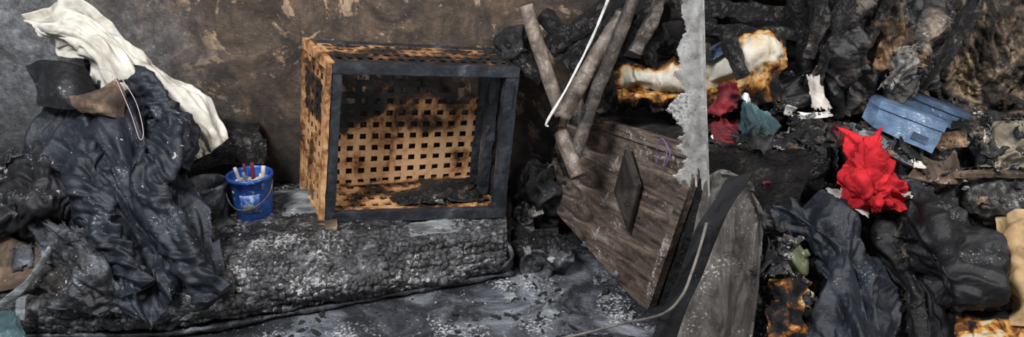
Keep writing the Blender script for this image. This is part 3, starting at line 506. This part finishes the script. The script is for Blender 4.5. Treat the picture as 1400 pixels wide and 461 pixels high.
cloth("maroon_cloth",[[Q(966,160,.06),Q(985,155,.14),Q(1005,165,.12)],[Q(970,185,.10),Q(992,182,.18),Q(1015,190,.13)],[Q(985,215,.12),Q(1008,212,.2),Q(1036,222,.15)],[Q(1000,245,.09),Q(1025,248,.18),Q(1052,262,.14)]],m_dred,nu=70,nv=70,folds=((3,3,.05),(8,7,.018)),seed=105,rag=.05)
cloth("maroon_cloth",[[P(985,112,2.33),P(1000,110,2.3),P(1014,118,2.33)],[P(968,160,2.33),P(985,160,2.28),P(1012,150,2.3)]],m_dred,nu=40,nv=40,folds=((2.5,2.5,.035),),seed=106,rag=.1)
cloth("red_shirt",[[Q(1174,188,.18),Q(1178,185,.20),Q(1184,189,.18)],[Q(1164,212,.18),Q(1182,208,.25),Q(1204,216,.18)],[Q(1148,238,.17),Q(1184,234,.27),Q(1228,238,.18)],[Q(1154,262,.17),Q(1192,262,.27),Q(1238,262,.18)],[Q(1162,284,.13),Q(1198,290,.20),Q(1230,286,.15)]],m_red,nu=150,nv=150,folds=((4,3.4,.075),(9,8,.040),(20,18,.012)),seed=107,thick=.004,fine=.001,rot=1,rag=.04)
lump("maroon_bundle",Q(1142,192,.08),(.05,.05,.04),m_dred,amp=.03,freq=10,seed=10,sub=5)
cloth("black_padded_jacket",[[Q(1228,262,.1),Q(1262,250,.16),Q(1298,258,.1)],[Q(1225,300,.1),Q(1270,296,.22),Q(1325,300,.12)],[Q(1232,350,.1),Q(1285,345,.24),Q(1345,345,.12)],[Q(1262,395,.08),Q(1305,392,.2),Q(1352,388,.1)],[Q(1285,425,.04),Q(1315,424,.14),Q(1345,418,.06)]],m_blackcloth,nu=130,nv=130,folds=((3,3,.09),(7,7,.045),(18,16,.009)),seed=109,rag=.04,fine=.001)
cloth("navy_denim_jacket",[[Q(1050,285,.1),Q(1090,272,.16),Q(1140,280,.14),Q(1190,300,.1)],[Q(1065,312,.1),Q(1115,305,.2),Q(1165,310,.18),Q(1205,330,.1)],[Q(1105,350,.1),Q(1140,345,.2),Q(1185,350,.2),Q(1225,365,.1)],[Q(1120,400,.1),Q(1155,400,.18),Q(1200,395,.2),Q(1240,405,.1)],[Q(1135,485,.1),Q(1170,480,.16),Q(1215,480,.16),Q(1255,480,.1)]],m_navy,nu=160,nv=170,folds=((4,2.2,.11),(8,5,.045),(20,14,.010)),seed=111,rag=.03,fine=.001,rot=1)
cloth("scorched_dark_sheet",[[Q(1175,290,.06),Q(1205,285,.12),Q(1235,300,.08)],[Q(1200,340,.06),Q(1225,335,.12),Q(1260,345,.08)],[Q(1235,410,.04),Q(1262,400,.1),Q(1300,420,.06)],[Q(1250,490,.04),Q(1280,480,.1),Q(1320,480,.06)]],m_blackcloth,nu=90,nv=100,folds=((3,3,.06),(7,7,.026)),seed=113,rag=.05)
cloth("beige_blanket",[[Q(1330,178,.1),Q(1365,165,.16),Q(1440,160,.1)],[Q(1325,205,.1),Q(1370,195,.2),Q(1440,190,.14)],[Q(1322,232,.08),Q(1370,230,.18),Q(1440,230,.12)]],m_beige,nu=100,nv=70,folds=((4,3,.06),(8,7,.024)),seed=115,rag=.04,fine=.001)
rod("scorched_plank",[Q(1286,238,.18),Q(1360,238,.2),Q(1440,240,.2)],.014,.010,m_brown,n=40,sq=6,amp=.003,smooth=False)
lump("grey_fur_cushion",Q(1368,272,.12),(.10,.08,.07),M("grey_fur",[(0,K1),(.4,K3),(.7,(.08,.077,.072)),(1,(.24,.23,.21))],45,bump=1,bscale=120,ash=.66),amp=.03,freq=10,seed=17)
cloth("tan_sack",[[Q(1370,302,.1),Q(1395,298,.15),Q(1440,300,.12)],[Q(1362,345,.1),Q(1395,340,.2),Q(1440,340,.15)],[Q(1368,395,.1),Q(1398,395,.2),Q(1440,395,.15)],[Q(1378,440,.06),Q(1400,445,.14),Q(1440,445,.1)]],m_sack,nu=80,nv=90,folds=((2.2,3,.06),(5,7,.022)),seed=117,fine=.001)
cloth("yellow_foam_slab",[[Q(1310,432,.08),Q(1350,425,.12),Q(1440,430,.1)],[Q(1308,455,.1),Q(1350,450,.16),Q(1440,452,.14)],[Q(1310,490,.08),Q(1350,490,.12),Q(1440,490,.1)]],m_foam,nu=90,nv=60,folds=((3,2,.03),(8,5,.012)),seed=119,burn=lambda u,v:.50+.4*nz(u*5,v*4,1)+max(0,.25-v)*2.5)
cloth("scorched_foam_scraps",[[Q(1058,385,.08),Q(1075,375,.12),Q(1100,385,.08)],[Q(1052,420,.08),Q(1078,415,.14),Q(1112,420,.1)],[Q(1060,490,.06),Q(1090,490,.1),Q(1125,490,.06)]],m_foam,nu=70,nv=80,folds=((3,4,.05),(7,8,.02)),seed=121,rag=.08,burn=lambda u,v:.76+.8*nz(u*4,v*5,6))
gp=Q(1080,355,.10); g=empty("green_enamel_pot",gp)
bm=bmesh.new(); lathe(bm,[(.035,-.04),(.05,-.03),(.06,0),(.06,.02),(.064,.025),(.058,.03),(.03,.045),(.012,.05),(.012,.06),(.0105,.062)],(0,0,0))
bmesh.ops.rotate(bm,verts=bm.verts,cent=(0,0,0),matrix=Matrix.Rotation(math.radians(50),3,'Y')@Matrix.Rotation(math.radians(20),3,'X')); bmesh.ops.translate(bm,verts=bm.verts,vec=gp); finish("pot_body",bm,m_green,parent=g)
cloth("scorched_rag",[[Q(1046,318,.16),Q(1070,318,.19),Q(1095,330,.17)],[Q(1046,345,.16),Q(1062,345,.19),Q(1076,348,.18)],[Q(1044,385,.13),Q(1060,382,.17),Q(1070,378,.16)]],m_blackcloth,nu=50,nv=50,folds=((3,3,.04),(7,7,.015)),seed=123,rag=.08)
# ---------------------------------------------------------------- floor debris between bed and chest
sp=empty("charred_loudspeaker",P(735,355,2.3)); c0=P(733,360,2.33)
R=Matrix.Rotation(math.radians(70),3,'X')
bm=bmesh.new(); lathe(bm,[(.06,-.06),(.065,-.02),(.065,0),(.055,.008),(.048,0),(.02,-.02),(.018,-.005),(.004,.0)],(0,0,0),amp=.004)
bmesh.ops.rotate(bm,verts=bm.verts,cent=(0,0,0),matrix=R); bmesh.ops.translate(bm,verts=bm.verts,vec=c0+Vector((0,-.03,.005))); finish("cone",bm,m_sheen,parent=sp)
cs=[c0+Vector((0,.07,0))+Vector((a*.15,b*.1+c*.03,c*.13)) for c in (-.5,.5) for b in (-.5,.5) for a in (-.5,.5)]
hexa("housing",cs,m_char,8,.02,15,sp)
lump("melted_plastic_lump",P(765,345,2.35),(.05,.05,.04),m_sheen,amp=.04,freq=16,seed=2,sub=5)
lump("melted_plastic_lump",P(712,305,2.52),(.04,.05,.05),m_sheen,amp=.04,freq=16,seed=6,sub=5)
rod("tin_can",[P(705,300,2.5),P(722,292,2.52)],.022,.022,m_plank,n=10,m=20,hollow=True)
quadslab("scorched_carton",[P(722,300,2.5),P(745,292,2.5),P(712,270,2.58),P(735,258,2.58)],(0,.02,-.02),m_door,n=(6,1,6),amp=.008)
# scattered rubble resting on what is below
bpy.context.view_layer.update(); dg=bpy.context.evaluated_depsgraph_get(); sc=bpy.context.scene
CLEAN=("red_shirt","navy","cream","scorched_cushion","pot_body","tray","lid","label","tool","bucket","tan_sack","top_lattice","back_lattice","steel_pipe","bent","sheet","edge_bead","black_strap","purple","pink","grey_cable","front_","rail_top","black_padded","teal_shirt","maroon_cloth")
def drop(x,y,clean=True):
    hit,loc,nor,_,ob,_=sc.ray_cast(dg,Vector((x,y,1.2)),Vector((0,0,-1)))
    if not hit or loc.z>.62 or loc.z<-.1: return None
    if clean and ob.name.startswith(CLEAN): return None
    return loc,nor
def scatter(name,n,xr,yr,sr,mat,flat=1.0,cond=None,seed=1,clean=True):
    rnd=random.Random(seed); bm=bmesh.new()
    for _ in range(n):
        x=rnd.uniform(*xr); y=rnd.uniform(*yr)
        if cond and not cond(x,y): continue
        h=drop(x,y,clean)
        if not h: continue
        loc,nor=h; s=sr[0]+(sr[1]-sr[0])*rnd.random()**5
        r=bmesh.ops.create_icosphere(bm,subdivisions=1,radius=1)
        q=nor.to_track_quat('Z','Y').to_matrix()@Matrix.Rotation(rnd.uniform(0,6.3),3,'Z')
        d=Vector((s*rnd.uniform(.6,1.8),s*rnd.uniform(.3,.9),s*rnd.uniform(.3,.7)*flat))
        for v in r['verts']:
            c=v.co*rnd.uniform(.65,1.2); v.co=loc+nor*d.z*.5+q@Vector((c.x*d.x,c.y*d.y,c.z*d.z))
    return finish(name,bm,mat,False,0)
def scraps(name,n,xr,yr,sr,mat,seed,cond=None):
    rnd=random.Random(seed); bm=bmesh.new()
    for _ in range(n):
        x=rnd.uniform(*xr); y=rnd.uniform(*yr)
        if cond and not cond(x,y): continue
        h=drop(x,y)
        if not h: continue
        loc,nor=h; s=sr[0]+(sr[1]-sr[0])*rnd.random()**2; asp=rnd.uniform(.3,1)
        nn=(nor+Vector((rnd.uniform(-.6,.6),rnd.uniform(-.9,.2),rnd.uniform(-.2,.5)))).normalized()
        q=nn.to_track_quat('Z','Y').to_matrix()@Matrix.Rotation(rnd.uniform(0,6.3),3,'Z'); k=6; V=[]
        cu=rnd.uniform(-.5,.7); sd=rnd.uniform(0,99)
        for i in range(k+1):
            V.append([])
            for j in range(k+1):
                a=(i/k-.5)*2*s*(1+.3*nz(j,sd,1)); b=(j/k-.5)*2*s*asp*(1+.4*nz(i,sd,2))
                zz=cu*a*a/s+s*.5*ridge(nz(a/s*1.5+sd,b/s*1.5,0))
                V[-1].append(bm.verts.new(loc+nor*s*.25+q@Vector((a,b,zz))))
        for i in range(k):
            for j in range(k):
                if (i in(0,k-1) or j in (0,k-1)) and rnd.random()<.25: continue
                bm.faces.new((V[i][j],V[i+1][j],V[i+1][j+1],V[i][j+1]))
    bmesh.ops.delete(bm,geom=[v for v in bm.verts if not v.link_faces],context='VERTS')
    return finish(name,bm,mat,True,.002)
fl=lambda x,y: (y<yf(x)-.01 if x<0 else True) and nz(x*5,y*5,3)>-.12
scatter("charcoal_rubble",2200,(-1.1,.45),(1.8,2.65),(.002,.020),m_char,cond=fl,seed=2)
scatter("charcoal_rubble",240,(.0,.22),(2.3,2.66),(.012,.045),m_charwood,seed=3)
scatter("heap_debris",1800,(.62,1.75),(1.8,2.6),(.003,.024),m_ashy,seed=4)
scraps("burnt_cloth_scraps",190,(.6,1.8),(1.8,2.55),(.02,.055),m_blackcloth,11)
scraps("burnt_veneer_scraps",90,(.6,1.8),(1.85,2.55),(.012,.04),m_brown,12)
scraps("burnt_plaster_scraps",70,(.6,1.8),(1.85,2.55),(.008,.03),m_plank,16)
scraps("burnt_paper_scraps",50,(.65,1.7),(1.95,2.5),(.008,.028),m_paper,13)
scraps("burnt_cloth_scraps",40,(-2.0,-1.0),(1.9,2.3),(.02,.05),m_sheen,14)
scraps("burnt_veneer_scraps",40,(-.1,.4),(2.0,2.6),(.01,.03),m_plank,15)
scatter("ash_flakes",700,(-1.7,.5),(1.75,2.6),(.0015,.006),m_flake,flat=.4,seed=5,cond=lambda x,y:not(-.75<x<0 and 2.3<y),clean=False)
scatter("ash_flakes",800,(.6,1.8),(1.8,2.6),(.0015,.007),m_flake,flat=.4,seed=6)
# ---------------------------------------------------------------- light
w=bpy.data.worlds.new("world"); bpy.context.scene.world=w; w.use_nodes=True
w.node_tree.nodes["Background"].inputs[0].default_value=(.88,.93,1,1); w.node_tree.nodes["Background"].inputs[1].default_value=.42
def area(name,loc,tgt,size,en,col):
    l=bpy.data.lights.new(name,'AREA'); l.size=size; l.energy=en; l.color=col; l.shape='SQUARE'
    o=bpy.data.objects.new(name,l); bpy.context.collection.objects.link(o); o.location=loc
    o.rotation_euler=(Vector(tgt)-Vector(loc)).to_track_quat('-Z','Y').to_euler()
area("window_light",(-1.4,.5,2.9),(-.2,2.3,.3),.9,160,(.98,.985,1))
area("right_area_light",(1.9,.9,2.5),(.9,2.2,.3),.7,80,(1,.97,.93))  # warm area lamp high on the right, out of view
